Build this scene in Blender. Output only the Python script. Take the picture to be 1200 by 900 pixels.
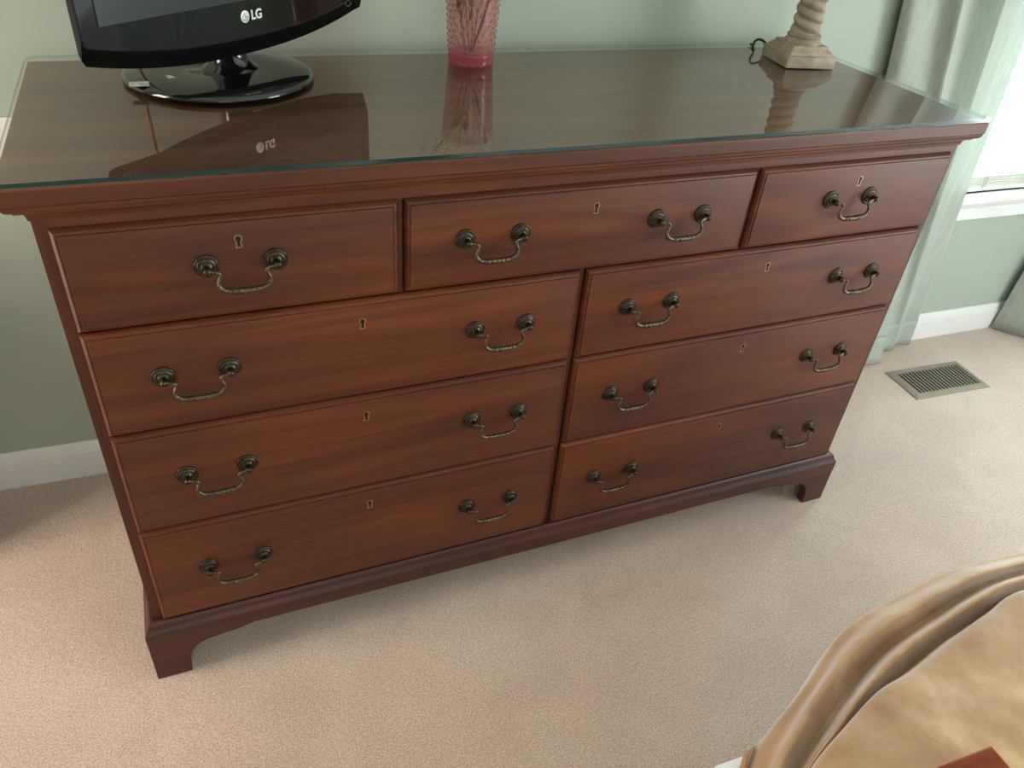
import bpy, bmesh, math, random
from mathutils import Vector, Matrix, Euler
random.seed(7)
for o in list(bpy.data.objects): bpy.data.objects.remove(o)
SC = bpy.context.scene
COL = SC.collection

# ------------------------------------------------------------------ camera
cam_d = bpy.data.cameras.new('camera')
cam = bpy.data.objects.new('camera', cam_d); COL.objects.link(cam)
cR = Vector((0.93586, -0.34353, 0.07850)); cU = Vector((0.14550, 0.57961, 0.80180)); cF = Vector((0.32094, 0.73895, -0.59242))
cam.matrix_world = Matrix(((cR.x, cU.x, -cF.x, 0.20739), (cR.y, cU.y, -cF.y, -0.98205), (cR.z, cU.z, -cF.z, 1.32842), (0, 0, 0, 1)))
cam_d.sensor_width = 36.0; cam_d.sensor_fit = 'HORIZONTAL'; cam_d.lens = 914.925 / 1200 * 36
cam_d.clip_start = 0.02
SC.camera = cam

# ------------------------------------------------------------------ world, lights, exposure
W = bpy.data.worlds.new('world'); SC.world = W; W.use_nodes = True
bg = W.node_tree.nodes['Background']; bg.inputs['Color'].default_value = (0.86, 0.94, 1.0, 1); bg.inputs['Strength'].default_value = 1.25
def area(name, loc, rot, sx, sy, power, col):
    d = bpy.data.lights.new(name, 'AREA'); d.shape = 'RECTANGLE'; d.size = sx; d.size_y = sy; d.energy = power; d.color = col
    o = bpy.data.objects.new(name, d); COL.objects.link(o); o.location = loc; o.rotation_euler = rot
    return o
YW = 0.5926            # room face of the back wall
XR, XL, YF, HC = 3.3, -1.20, -3.3, 2.44
R90 = math.radians(90)
area('daylight_back_window', (2.55, YW + 0.35, 1.30), (-R90, 0, 0), 0.95, 1.5, 275, (0.82, 1.0, 1.22))
area('daylight_right_window', (XR + 0.22, -1.60, 1.20), (R90, 0, R90), 1.15, 1.85, 100, (0.98, 1.0, 0.98))
area('added_front_fill', (0.2, YF - .2, 1.45), (R90, 0, 0), 1.1, 1.2, 18, (1.0, .98, .95))  # fill light added behind the camera to lift the left baseboard and back wall
area('daylight_left_window', (XL - 0.22, .01, 1.10), (R90, 0, -R90), 0.60, 1.75, 44, (1.18, 0.98, 0.84))
SC.view_settings.view_transform = 'Standard'; SC.view_settings.look = 'None'
SC.view_settings.gamma = 1.0; SC.view_settings.use_curve_mapping = False
SC.view_settings.exposure = 0.0

# ------------------------------------------------------------------ helpers
def lin(r, g, b):
    f = lambda c: (c / 255 / 12.92) if c / 255 <= 0.04045 else ((c / 255 + 0.055) / 1.055) ** 2.4
    return (f(r), f(g), f(b), 1)
class M:
    def __init__(s, name):
        s.m = bpy.data.materials.new(name); s.m.use_nodes = True
        s.nt = s.m.node_tree; s.b = s.nt.nodes['Principled BSDF']; s.out = s.nt.nodes['Material Output']
    def n(s, t, **kw):
        n = s.nt.nodes.new(t)
        for k, v in kw.items():
            if k in n.inputs: n.inputs[k].default_value = v
            else: setattr(n, k, v)
        return n
    def l(s, a, b): s.nt.links.new(a, b)
    def set(s, **kw):
        for k, v in kw.items(): s.b.inputs[k.replace('_', ' ')].default_value = v
        return s
    def noise(s, scale, detail=4, rough=.55, coord='Object', stretch=(1, 1, 1), offset_rand=False, distort=0):
        tc = s.n('ShaderNodeTexCoord'); mp = s.n('ShaderNodeMapping'); mp.inputs['Scale'].default_value = stretch
        s.l(tc.outputs[coord], mp.inputs['Vector'])
        v = mp.outputs['Vector']
        if offset_rand:
            oi = s.n('ShaderNodeObjectInfo'); mu = s.n('ShaderNodeMath', operation='MULTIPLY'); mu.inputs[1].default_value = 37.0
            s.l(oi.outputs['Random'], mu.inputs[0])
            ad = s.n('ShaderNodeVectorMath', operation='ADD'); s.l(v, ad.inputs[0]); s.l(mu.outputs[0], ad.inputs[1]); v = ad.outputs[0]
        nz = s.n('ShaderNodeTexNoise'); nz.inputs['Scale'].default_value = scale; nz.inputs['Detail'].default_value = detail
        nz.inputs['Roughness'].default_value = rough; nz.inputs['Distortion'].default_value = distort
        s.l(v, nz.inputs['Vector'])
        return nz.outputs['Fac']
    def ramp(s, fac, stops):
        r = s.n('ShaderNodeValToRGB'); e = r.color_ramp.elements
        while len(e) < len(stops): e.new(0.5)
        for el, (p, c) in zip(e, stops): el.position = p; el.color = c
        s.l(fac, r.inputs['Fac']); return r.outputs['Color']
    def mix(s, fac, a, b, mode='MIX'):
        m = s.n('ShaderNodeMix', data_type='RGBA', blend_type=mode)
        for sock, v in ((m.inputs[0], fac), (m.inputs[6], a), (m.inputs[7], b)):
            if hasattr(v, 'is_output'): s.l(v, sock)
            else: sock.default_value = v
        return m.outputs[2]
    def bump(s, fac, strength, dist):
        b = s.n('ShaderNodeBump'); b.inputs['Strength'].default_value = strength; b.inputs['Distance'].default_value = dist
        s.l(fac, b.inputs['Height']); s.l(b.outputs['Normal'], s.b.inputs['Normal'])
    def color(s, c): s.l(c, s.b.inputs['Base Color'])

def wood(name, dark, mid, light, rough, coat, along='x', streak=1.0, spec=.36):
    w = M(name)
    st = {'x': (0.75, 7, 7), 'z': (7, 7, 0.75)}[along]
    big = w.noise(1.5, 3, .5, stretch=st, offset_rand=True, distort=2.0)
    st2 = {'x': (2.0, 60, 60), 'z': (60, 60, 2.0)}[along]
    fine = w.noise(3.0, 5, .6, stretch=st2, offset_rand=True, distort=.4)
    blot = w.noise(2.6, 2, .5, offset_rand=True)
    c = w.ramp(big, [(0.30, dark), (0.48, mid), (0.70, light)])
    f = w.ramp(fine, [(0.35, (0.55, 0.52, 0.50, 1)), (0.62, (1, 1, 1, 1))])
    c = w.mix(0.55 * streak, c, f, 'MULTIPLY')
    bl = w.ramp(blot, [(0.32, (0.72, 0.68, 0.68, 1)), (0.62, (1.08, 1.06, 1.0, 1))])
    c = w.mix(0.8, c, bl, 'MULTIPLY')
    w.color(c); w.set(Roughness=rough, Coat_Weight=coat, Coat_Roughness=0.5, Specular_IOR_Level=spec)
    w.bump(fine, 0.06, 0.001)
    return w.m
MW = wood('cherry_wood', lin(76, 31, 6), lin(94, 41, 8), lin(112, 53, 13), 0.5, 0.26)
MWV = wood('cherry_wood_upright', lin(72, 30, 8), lin(87, 38, 10), lin(102, 48, 14), 0.46, 0.18, 'z')
MWB = wood('mahogany_base_wood', lin(58, 21, 13), lin(74, 29, 19), lin(88, 37, 24), 0.45, 0.3)
MWT = wood('table_top_wood', lin(94, 60, 40), lin(112, 72, 48), lin(126, 84, 58), 0.45, 0.1)
MDK = M('drawer_gap_dark').set(Base_Color=lin(30, 12, 8), Roughness=.8).m

def metal(name, a, b, rough, met=1.0):
    m = M(name); nz = m.noise(180, 3); m.color(m.ramp(nz, [(.35, a), (.65, b)])); m.set(Metallic=met, Roughness=rough); m.bump(nz, .15, .0004); return m.m
MBR = metal('aged_brass', lin(54, 48, 40), lin(82, 74, 62), .42)
MBRB = metal('worn_brass_bail', lin(76, 68, 55), lin(112, 102, 84), .4)
MKEY = metal('brass_keyhole_rim', lin(150, 122, 82), lin(176, 150, 108), .4)
MHOLE = M('keyhole_dark').set(Base_Color=lin(14, 8, 6), Roughness=.9).m

w = M('sage_wall_paint'); nz = w.noise(55, 4); w.color(w.ramp(w.noise(2.2, 3), [(.3, lin(164, 173, 160)), (.7, lin(170, 179, 165))])); w.set(Roughness=.72); w.bump(nz, .06, .002); MWALL = w.m
w = M('ceiling_paint'); w.color(w.ramp(w.noise(9, 3), [(.3, lin(226, 224, 218)), (.7, lin(233, 231, 226))])); w.set(Roughness=.9); MCEIL = w.m
w = M('white_trim_paint'); w.color(w.ramp(w.noise(7, 3), [(.3, lin(226, 224, 222)), (.7, lin(234, 233, 231))])); w.set(Roughness=.38); MTRIM = w.m

w = M('beige_cut_pile_carpet')
tuft = w.noise(300, 6, .75); mid = w.noise(105, 3, .6, stretch=(1, .7, 1)); big = w.noise(5.5, 3, .5, distort=.8); patch = w.noise(1.7, 2)
c = w.ramp(tuft, [(.30, lin(146, 125, 111)), (.5, lin(204, 182, 166)), (.70, lin(240, 222, 209))])
c = w.mix(.55, c, w.ramp(mid, [(.3, (.84, .83, .82, 1)), (.7, (1.05, 1.05, 1.05, 1))]), 'MULTIPLY')
c = w.mix(.6, c, w.ramp(big, [(.35, (.88, .86, .84, 1)), (.65, (1.04, 1.03, 1.02, 1))]), 'MULTIPLY')
c = w.mix(.5, c, w.ramp(patch, [(.35, (.97, .99, 1.0, 1)), (.65, (1.04, .99, .95, 1))]), 'MULTIPLY')
w.color(c); w.set(Roughness=.95, Sheen_Weight=.25); ad = w.n('ShaderNodeMath', operation='ADD'); w.l(tuft, ad.inputs[0]); w.l(mid, ad.inputs[1]); w.bump(ad.outputs[0], .5, .004); MCARP = w.m

def thin_glass(name, tint, ior, rough=.0, body=None, body_fac=0):
    m = M(name); m.nt.nodes.remove(m.b)
    tr = m.n('ShaderNodeBsdfTransparent'); tr.inputs['Color'].default_value = tint
    gl = m.n('ShaderNodeBsdfGlossy'); gl.inputs['Roughness'].default_value = rough
    fr = m.n('ShaderNodeFresnel'); ge = m.n('ShaderNodeNewGeometry'); mr = m.n('ShaderNodeMapRange')
    mr.inputs['To Min'].default_value = ior; mr.inputs['To Max'].default_value = 1 / ior    # thin sheet: same reflectance from either side
    m.l(ge.outputs['Backfacing'], mr.inputs['Value']); m.l(mr.outputs['Result'], fr.inputs['IOR'])
    a = tr.outputs[0]
    if body:
        df = m.n('ShaderNodeBsdfDiffuse'); df.inputs['Color'].default_value = body
        tl = m.n('ShaderNodeBsdfTranslucent'); tl.inputs['Color'].default_value = body
        x0 = m.n('ShaderNodeMixShader'); x0.inputs[0].default_value = .5; m.l(df.outputs[0], x0.inputs[1]); m.l(tl.outputs[0], x0.inputs[2])
        x = m.n('ShaderNodeMixShader'); x.inputs[0].default_value = body_fac; m.l(a, x.inputs[1]); m.l(x0.outputs[0], x.inputs[2]); a = x.outputs[0]
    mx = m.n('ShaderNodeMixShader'); m.l(fr.outputs[0], mx.inputs[0]); m.l(a, mx.inputs[1]); m.l(gl.outputs[0], mx.inputs[2])
    m.l(mx.outputs[0], m.out.inputs['Surface']); return m.m
MGLASS = thin_glass('clear_plate_glass', (.965, .985, .975, 1), 2.15)
MCEDGE = thin_glass('pale_glass_edge', (.80, .92, .89, 1), 1.25)
MCLR = thin_glass('clear_glass_underside', (1, 1, 1, 1), 1.02)
MGEDGE = M('green_glass_edge').set(Base_Color=lin(22, 52, 52), Roughness=.12, Coat_Weight=.2).m
MPANE = thin_glass('window_pane_glass', (.97, .99, .98, 1), 1.45)
MVASE = thin_glass('pink_glass', (.985, .90, .89, 1), 1.35, .03, lin(226, 160, 160), .16)
MVASEB = thin_glass('thick_pink_glass', (.95, .62, .64, 1), 1.45, .03, lin(214, 96, 106), .35)

MVASEH = thin_glass('pink_glass_bumps', (.96, .80, .80, 1), 1.6, .05, lin(222, 140, 144), .30)
MTVG = M('gloss_black_plastic').set(Base_Color=lin(14, 16, 16), Roughness=.06, Coat_Weight=.5).m  # black lifted slightly to suggest the wall reflected in the bezel
MTVM = M('satin_black_plastic').set(Base_Color=lin(3, 3, 4), Roughness=.5, Specular_IOR_Level=.1).m
MSCR = M('dark_lcd_screen').set(Base_Color=lin(50, 55, 52), Roughness=.22).m  # grey-green base holds the reflected wall in its colour
MLOGO = M('silver_print').set(Base_Color=lin(225, 228, 228), Roughness=.35, Metallic=.2).m
MGREY = M('grey_print').set(Base_Color=lin(120, 122, 124), Roughness=.4).m
MSTK = M('white_sticker'); nz = MSTK.noise(260, 2); MSTK.color(MSTK.ramp(nz, [(.4, lin(205, 212, 205)), (.6, lin(150, 165, 158))])); MSTK.set(Roughness=.5); MSTK = MSTK.m
MTAN = M('tan_cord').set(Base_Color=lin(150, 122, 92), Roughness=.6).m
MBLK = M('black_cord').set(Base_Color=lin(14, 14, 14), Roughness=.45).m

w = M('pale_carved_wood'); n1 = w.noise(26, 5, .65); n2 = w.noise(150, 3)
c = w.ramp(n1, [(.3, lin(128, 112, 94)), (.55, lin(158, 142, 122)), (.75, lin(178, 163, 143))]); c = w.mix(.4, c, w.ramp(n2, [(.35, (.7, .68, .66, 1)), (.6, (1, 1, 1, 1))]), 'MULTIPLY')
w.color(c); w.set(Roughness=.55); w.bump(n2, .15, .001); MLAMP = w.m
w = M('linen_shade'); w.color(w.ramp(w.noise(120, 3), [(.3, lin(214, 204, 186)), (.7, lin(226, 217, 200))])); w.set(Roughness=.9); MSHADE = w.m

def cloth_trans(name, c1, c2, transl, stretch, rough=.85, see=0.0):
    m = M(name); nz = m.noise(30, 4, .6, stretch=stretch); col = m.ramp(nz, [(.3, c1), (.7, c2)])
    m.color(col); m.set(Roughness=rough, Sheen_Weight=.2)
    weave = m.noise(600, 2); m.bump(weave, .1, .0006)
    tl = m.n('ShaderNodeBsdfTranslucent'); m.l(col, tl.inputs['Color'])
    mx = m.n('ShaderNodeMixShader'); mx.inputs[0].default_value = transl
    m.l(m.b.outputs[0], mx.inputs[1]); m.l(tl.outputs[0], mx.inputs[2]); o = mx.outputs[0]
    if see:
        tr = m.n('ShaderNodeBsdfTransparent'); m2 = m.n('ShaderNodeMixShader'); m2.inputs[0].default_value = see
        m.l(o, m2.inputs[1]); m.l(tr.outputs[0], m2.inputs[2]); o = m2.outputs[0]
    m.l(o, m.out.inputs['Surface']); return m.m
MCUR = cloth_trans('sage_sheer_curtain', lin(178, 185, 174), lin(196, 201, 190), .24, (6, 6, .5))
MCURW = cloth_trans('white_sheer_curtain', lin(214, 220, 226), lin(232, 236, 240), .45, (6, 6, .5))
w = M('white_blind_slat'); w.color(w.ramp(w.noise(40, 3, stretch=(.2, 1, 1)), [(.3, lin(226, 226, 214)), (.7, lin(238, 238, 228))])); w.set(Roughness=.5); MSLAT = w.m
w = M('olive_vent_metal'); w.color(w.ramp(w.noise(60, 3), [(.3, lin(132, 120, 104)), (.7, lin(144, 132, 114))])); w.set(Roughness=.5, Metallic=.0); MVENT = w.m
MVOID = M('duct_dark').set(Base_Color=lin(10, 9, 8), Roughness=.9).m

w = M('tan_plush_throw'); n1 = w.noise(7, 4, .6, distort=.4); n2 = w.noise(420, 3); n3 = w.noise(28, 3, .6, distort=1.5)
c = w.ramp(n1, [(.32, lin(158, 121, 82)), (.5, lin(175, 137, 96)), (.68, lin(196, 164, 124))])
c = w.mix(.45, c, w.ramp(n3, [(.35, (.84, .81, .77, 1)), (.65, (1.06, 1.06, 1.06, 1))]), 'MULTIPLY')
c = w.mix(.3, c, w.ramp(n2, [(.3, (.82, .8, .78, 1)), (.7, (1.05, 1.05, 1.05, 1))]), 'MULTIPLY')
w.color(c); w.set(Roughness=.85, Sheen_Weight=.6, Sheen_Roughness=.4); w.bump(n2, .25, .0015); MTHROW = w.m
w = M('white_cotton_sheet'); w.color(w.ramp(w.noise(14, 3), [(.3, lin(228, 230, 232)), (.7, lin(240, 241, 242))])); w.set(Roughness=.85); MSHEET = w.m
MWBOX = wood('polished_red_brown_wood', lin(112, 50, 20), lin(130, 62, 26), lin(146, 75, 34), .6, 0, spec=.1)
MGREEN = M('green_stem').set(Base_Color=lin(84, 110, 62), Roughness=.6).m
MLEAF = M('green_leaf').set(Base_Color=lin(96, 128, 78), Roughness=.55).m
MTWIG = M('dark_stem').set(Base_Color=lin(44, 32, 26), Roughness=.7).m
MPETAL = M('cream_petal').set(Base_Color=lin(226, 222, 186), Roughness=.7).m
MPLATE = M('white_plastic_plate').set(Base_Color=lin(236, 232, 226), Roughness=.3).m

def obj(name, bm, mat, parent=None, smooth=False, bevel=0, seg=2, angle=35):
    me = bpy.data.meshes.new(name)
    bmesh.ops.recalc_face_normals(bm, faces=bm.faces[:])
    bm.to_mesh(me); bm.free()
    o = bpy.data.objects.new(name, me); COL.objects.link(o)
    for m in (mat if isinstance(mat, (list, tuple)) else [mat]): me.materials.append(m)
    if smooth:
        for p in me.polygons: p.use_smooth = True
        if smooth == 'auto': me.set_sharp_from_angle(angle=math.radians(angle))
    if bevel:
        b = o.modifiers.new('bevel', 'BEVEL'); b.width = bevel; b.segments = seg; b.limit_method = 'ANGLE'; b.angle_limit = math.radians(40)
        for p in me.polygons: p.use_smooth = True
        me.set_sharp_from_angle(angle=math.radians(50))
    if parent: o.parent = parent
    return o
def empty(name, label, cat, loc, rz=0, group=None):
    o = bpy.data.objects.new(name, None); COL.objects.link(o); o.location = loc; o.rotation_euler = (0, 0, rz)
    o.empty_display_size = .05
    tag(o, label, cat, group); return o
def tag(o, label, cat, group=None):
    o['label'] = label; o['category'] = cat
    if group: o['group'] = group
    return o
def struct(o): o['kind'] = 'structure'; return o
def box(bm, x0, x1, y0, y1, z0, z1, mi=0):
    v = [bm.verts.new((x, y, z)) for z in (z0, z1) for y in (y0, y1) for x in (x0, x1)]
    fs = [bm.faces.new([v[i] for i in q]) for q in ((0, 2, 3, 1), (4, 5, 7, 6), (0, 1, 5, 4), (2, 6, 7, 3), (0, 4, 6, 2), (1, 3, 7, 5))]
    for f in fs: f.material_index = mi
    return fs
def BX(*a):
    bm = bmesh.new(); box(bm, *a); return bm
def lathe(prof, seg=40, cap=True, sq=None):
    bm = bmesh.new(); rings = []
    for r, z in prof:
        rings.append([bm.verts.new((r * math.cos(2 * math.pi * i / seg), r * math.sin(2 * math.pi * i / seg), z)) for i in range(seg)])
    for a, b in zip(rings, rings[1:]):
        for i in range(seg): bm.faces.new((a[i], a[(i + 1) % seg], b[(i + 1) % seg], b[i]))
    if cap: bm.faces.new(rings[0][::-1]); bm.faces.new(rings[-1])
    return bm
def tube(bm, pts, rad, seg=8, caps=True):
    pts = [Vector(p) for p in pts]; n = len(pts); rads = rad if isinstance(rad, (list, tuple)) else [rad] * n
    rings = []; up = Vector((0.01, 0.3, 1)).normalized()
    for i, p in enumerate(pts):
        t = (pts[min(i + 1, n - 1)] - pts[max(i - 1, 0)]).normalized()
        a = t.cross(up)
        if a.length < 1e-3: a = t.cross(Vector((1, 0, 0)))
        a.normalize(); b = a.cross(t).normalized(); up = b
        rings.append([bm.verts.new(p + (a * math.cos(2 * math.pi * k / seg) + b * math.sin(2 * math.pi * k / seg)) * rads[i]) for k in range(seg)])
    for r0, r1 in zip(rings, rings[1:]):
        for k in range(seg): bm.faces.new((r0[k], r0[(k + 1) % seg], r1[(k + 1) % seg], r1[k]))
    if caps: bm.faces.new(rings[0][::-1]); bm.faces.new(rings[-1])
def catmull(pts, sub, closed=False):
    P = [Vector(p) for p in pts]; out = []; n = len(P)
    for i in range(n - 1):
        p0 = P[max(i - 1, 0)]; p1 = P[i]; p2 = P[i + 1]; p3 = P[min(i + 2, n - 1)]
        for k in range(sub):
            t = k / sub
            out.append(0.5 * ((2 * p1) + (p2 - p0) * t + (2 * p0 - 5 * p1 + 4 * p2 - p3) * t * t + (3 * p1 - p0 - 3 * p2 + p3) * t ** 3))
    out.append(P[-1]); return out
def extrude_profile_x(prof, x0, x1):
    """closed (y,z) profile extruded along x"""
    bm = bmesh.new(); a = [bm.verts.new((x0, y, z)) for y, z in prof]; b = [bm.verts.new((x1, y, z)) for y, z in prof]
    n = len(prof)
    for i in range(n): bm.faces.new((a[i], a[(i + 1) % n], b[(i + 1) % n], b[i]))
    bm.faces.new(a[::-1]); bm.faces.new(b); return bm
def poly_xz(bm, pts, y0, y1):
    a = [bm.verts.new((x, y0, z)) for x, z in pts]; b = [bm.verts.new((x, y1, z)) for x, z in pts]; n = len(pts)
    for i in range(n): bm.faces.new((a[i], b[i], b[(i + 1) % n], a[(i + 1) % n]))
    bm.faces.new(a); bm.faces.new(b[::-1])
def poly_xy(bm, pts, z0, z1, mside=0):
    a = [bm.verts.new((x, y, z0)) for x, y in pts]; b = [bm.verts.new((x, y, z1)) for x, y in pts]; n = len(pts)
    for i in range(n):
        f = bm.faces.new((a[i], a[(i + 1) % n], b[(i + 1) % n], b[i])); f.material_index = mside
    bm.faces.new(a[::-1]); bm.faces.new(b)
def grid(rows, sx=False):
    bm = bmesh.new(); V = [[bm.verts.new(p) for p in r] for r in rows]
    for a, b in zip(V, V[1:]):
        for i in range(len(a) - 1): bm.faces.new((a[i], a[i + 1], b[i + 1], b[i]))
    return bm
def copy(o, parent=None):
    c = o.copy(); COL.objects.link(c)
    if parent is not None: c.parent = parent
    return c

# ------------------------------------------------------------------ room shell
T = .14
# window openings
WX0, WX1, WZ0, WZ1 = 2.085, 3.00, .515, 1.98
RY0, RY1, RZ0, RZ1 = -2.20, -.44, .28, 2.08
LY0, LY1, LZ0, LZ1 = -.31, .33, .22, 2.00
FX0, FX1, FZ0, FZ1 = -.35, .75, .80, 2.05  # opening for the added front fill
struct(obj('floor', BX(XL - T, XR + T, YF - T, YW + T, -.12, 0), MCARP))
struct(obj('ceiling', BX(XL - T, XR + T, YF - T, YW + T, HC, HC + .1), MCEIL))
bm = bmesh.new()
box(bm, XL - T, WX0, YW, YW + T, 0, HC); box(bm, WX1, XR + T, YW, YW + T, 0, HC); box(bm, WX0, WX1, YW, YW + T, 0, WZ0); box(bm, WX0, WX1, YW, YW + T, WZ1, HC)
struct(obj('wall_back', bm, MWALL))
bm = bmesh.new()
box(bm, XR, XR + T, YF, RY0, 0, HC); box(bm, XR, XR + T, RY1, YW, 0, HC); box(bm, XR, XR + T, RY0, RY1, 0, RZ0); box(bm, XR, XR + T, RY0, RY1, RZ1, HC)
struct(obj('wall_right', bm, MWALL))
bm = bmesh.new()
box(bm, XL - T, XL, YF, LY0, 0, HC); box(bm, XL - T, XL, LY1, YW, 0, HC); box(bm, XL - T, XL, LY0, LY1, 0, LZ0); box(bm, XL - T, XL, LY0, LY1, LZ1, HC)
struct(obj('wall_left', bm, MWALL))
bm = bmesh.new()
box(bm, XL - T, FX0, YF - T, YF, 0, HC); box(bm, FX1, XR + T, YF - T, YF, 0, HC); box(bm, FX0, FX1, YF - T, YF, 0, FZ0); box(bm, FX0, FX1, YF - T, YF, FZ1, HC)
struct(obj('wall_front', bm, MWALL))
# baseboard: (depth from wall, z)
bprof = [(0, 0), (.014, 0), (.014, .066), (.0135, .070), (.011, .072), (.0105, .079), (.008, .085), (.0065, .090), (.004, .0945), (0, .0945)]
struct(obj('baseboard_back', extrude_profile_x([(YW - d, z) for d, z in bprof], XL, XR), MTRIM, smooth='auto'))
def wall_board(name, length, loc, rz):
    o = obj(name, extrude_profile_x([(-d, z) for d, z in bprof], 0, length), MTRIM, smooth='auto'); o.location = loc; o.rotation_euler = (0, 0, rz); return struct(o)
wall_board('baseboard_right', YW - YF - .03, (XR, YW - .015, 0), -R90)
wall_board('baseboard_left', YW - YF - .03, (XL, YF + .015, 0), R90)

def window(name, w_, h_, loc, rz, lights=2):
    """window in local coords: x along wall 0..w, z 0..h, room face at y=0, outside +y"""
    r = bpy.data.objects.new(name, None); COL.objects.link(r); r.location = loc; r.rotation_euler = (0, 0, rz); struct(r)
    c = .062
    for (a, b, e, f) in ((-c, 0, 0, h_ + c), (w_, w_ + c, 0, h_ + c), (-c, w_ + c, h_, h_ + c)):
        obj('casing', BX(a, b, -.016, 0, e, f), MTRIM, r, bevel=.004)
    # stool and apron
    obj('stool', BX(-c - .02, w_ + c + .02, -.034, .075, -.024, 0.0), MTRIM, r, bevel=.006, seg=3)
    ap = [(0, -.026), (-.020, -.026), (-.019, -.036), (-.014, -.042), (-.0135, -.060), (-.016, -.066), (-.016, -.078), (-.012, -.082), (0, -.082)]
    obj('apron', extrude_profile_x(ap, -c, w_ + c), MTRIM, r, smooth='auto')
    bm = bmesh.new()
    for (a, b, e, f) in ((0, .03, 0, h_), (w_ - .03, w_, 0, h_), (0, w_, h_ - .03, h_), (0, w_, .0, .02)): box(bm, a, b, .06, .125, e, f)
    obj('jamb', bm, MTRIM, r)
    for k in range(2):
        z0 = .02 + k * (h_ - .05) / 2; z1 = z0 + (h_ - .05) / 2; y = .085 + k * .02
        bm = bmesh.new()
        for (a, b, e, f) in ((.03, .07, z0, z1), (w_ - .07, w_ - .03, z0, z1), (.07, w_ - .07, z0, z0 + .04), (.07, w_ - .07, z1 - .04, z1)): box(bm, a, b, y, y + .018, e, f)
        s = obj('sash', bm, MTRIM, r)
        obj('pane', BX(.07, w_ - .07, y + .007, y + .011, z0 + .04, z1 - .04), MPANE, s)
    return r
window('window_1', WX1 - WX0, WZ1 - WZ0, (WX0, YW, WZ0), 0)
window('window_2', RY1 - RY0, RZ1 - RZ0, (XR, RY1, RZ0), -R90)
window('added_fill_window', FX1 - FX0, FZ1 - FZ0, (FX1, YF, FZ0), math.pi)  # unseen window added to house the front fill light
window('window_3', LY1 - LY0, LZ1 - LZ0, (XL, LY0, LZ0), R90)

# ------------------------------------------------------------------ window blind (back window)
bl = empty('window_blind', 'white horizontal slat blind filling the bright window behind the green curtain', 'blind', ((WX0 + WX1) / 2, YW + .028, WZ0 - .003))
hw = (WX1 - WX0) / 2 - .008
obj('bottom_rail', BX(-hw, hw, -.024, .024, .004, .020), MSLAT, bl, bevel=.004)
obj('headrail', BX(-hw, hw, -.026, .026, WZ1 - WZ0 - .05, WZ1 - WZ0 - .002), MSLAT, bl, bevel=.003)
def slat_bm(tilt):
    bm = bmesh.new(); pr = []
    for k in range(7):
        t = (k / 6 - .5) * .05; pr.append((t, .0035 * (1 - (t / .025) ** 2)))
    pr = pr + [(y, z - .0025) for y, z in pr[::-1]]
    c, s = math.cos(tilt), math.sin(tilt)
    return extrude_profile_x([(y * c - z * s, y * s + z * c) for y, z in pr], -hw, hw)
s_open = None; s_flat = None
zs = [(.026 + .0055 * i, 0) for i in range(6)]
z = .075
while z < WZ1 - WZ0 - .07: zs.append((z, 1)); z += .044
for z, k in zs:
    if k:
        if s_open is None: s = s_open = obj('slat', slat_bm(math.radians(12)), MSLAT, bl, smooth='auto')
        else: s = copy(s_open)
    else:
        if s_flat is None: s = s_flat = obj('slat', slat_bm(math.radians(2)), MSLAT, bl, smooth='auto')
        else: s = copy(s_flat)
    s.location = (0, 0, z)
for cx in (-.19, .19):
    bm = bmesh.new()
    for dx, dy in ((-.004, -.027), (.004, -.027)): tube(bm, [(cx + dx, dy, .01), (cx + dx, dy, WZ1 - WZ0 - .03)], .0011, 6)
    obj('ladder_cord', bm, MSLAT, bl, smooth=True)

# ------------------------------------------------------------------ curtains
def curtain(name, top, bot, ztop, zref, z0, mat, label, group=None, hem=.10, rag=0):
    n = 40; rows = []
    for i in range(n + 1):
        z = z0 + (ztop - z0) * i / n; t = min(z / zref, 1.25)
        pts = [(a[0] * t + b[0] * (1 - t), a[1] * t + b[1] * (1 - t), z) for a, b in zip(top, bot)]
        rows.append(catmull(pts, 7))
    bm = grid(rows)
    o = obj(name, bm, mat, smooth=True); sol = o.modifiers.new('thickness', 'SOLIDIFY'); sol.thickness = .0016
    tag(o, label, 'curtain', group)
    if not hem: return o
    # folded hem, a second layer of cloth behind the bottom edge
    rows = []
    for i in range(5):
        z = z0 + hem * i / 4; t = z / zref
        rows.append(catmull([(a[0] * t + b[0] * (1 - t), a[1] * t + b[1] * (1 - t) - .0028, z) for a, b in zip(top, bot)], 7))
    h = obj('hem', grid(rows), mat, o, smooth=True); sol = h.modifiers.new('thickness', 'SOLIDIFY'); sol.thickness = .0016
    return o
TT = [(1.775, .568), (1.790, .545), (1.86, .535), (1.880, .502), (1.887, .500), (1.893, .508), (1.915, .545), (1.958, .566), (2.000, .566), (2.028, .520), (2.035, .515), (2.041, .520), (2.095, .522), (2.112, .534), (2.135, .540), (2.176, .538)]
BB = [(1.93, .56), (1.975, .515), (2.055, .492), (2.104, .494), (2.112, .498), (2.115, .510), (2.128, .535), (2.165, .545), (2.190, .544), (2.204, .543), (2.208, .545), (2.211, .552), (2.232, .562), (2.242, .564), (2.262, .560), (2.287, .556)]
curtain('curtain', TT, BB, 2.2, 1.05, .006, MCUR, 'long sage green sheer curtain hanging between the dresser and the bright window')
TR = [(2.735, .555), (2.76, .50), (2.81, .485), (2.85, .53), (2.90, .49), (2.95, .535), (3.0, .49), (3.06, .53), (3.12, .51)]
BR = [(2.672, .572), (2.690, .548), (2.735, .500), (2.790, .455), (2.86, .50), (2.93, .44), (3.0, .50), (3.08, .45), (3.15, .50)]
curtain('curtain', TR, BR, 2.2, 1.05, .006, MCUR, 'grey green cloth falling to the carpet at the right edge, beyond the floor vent', hem=0)
def rot_pts(pts): return pts
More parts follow.
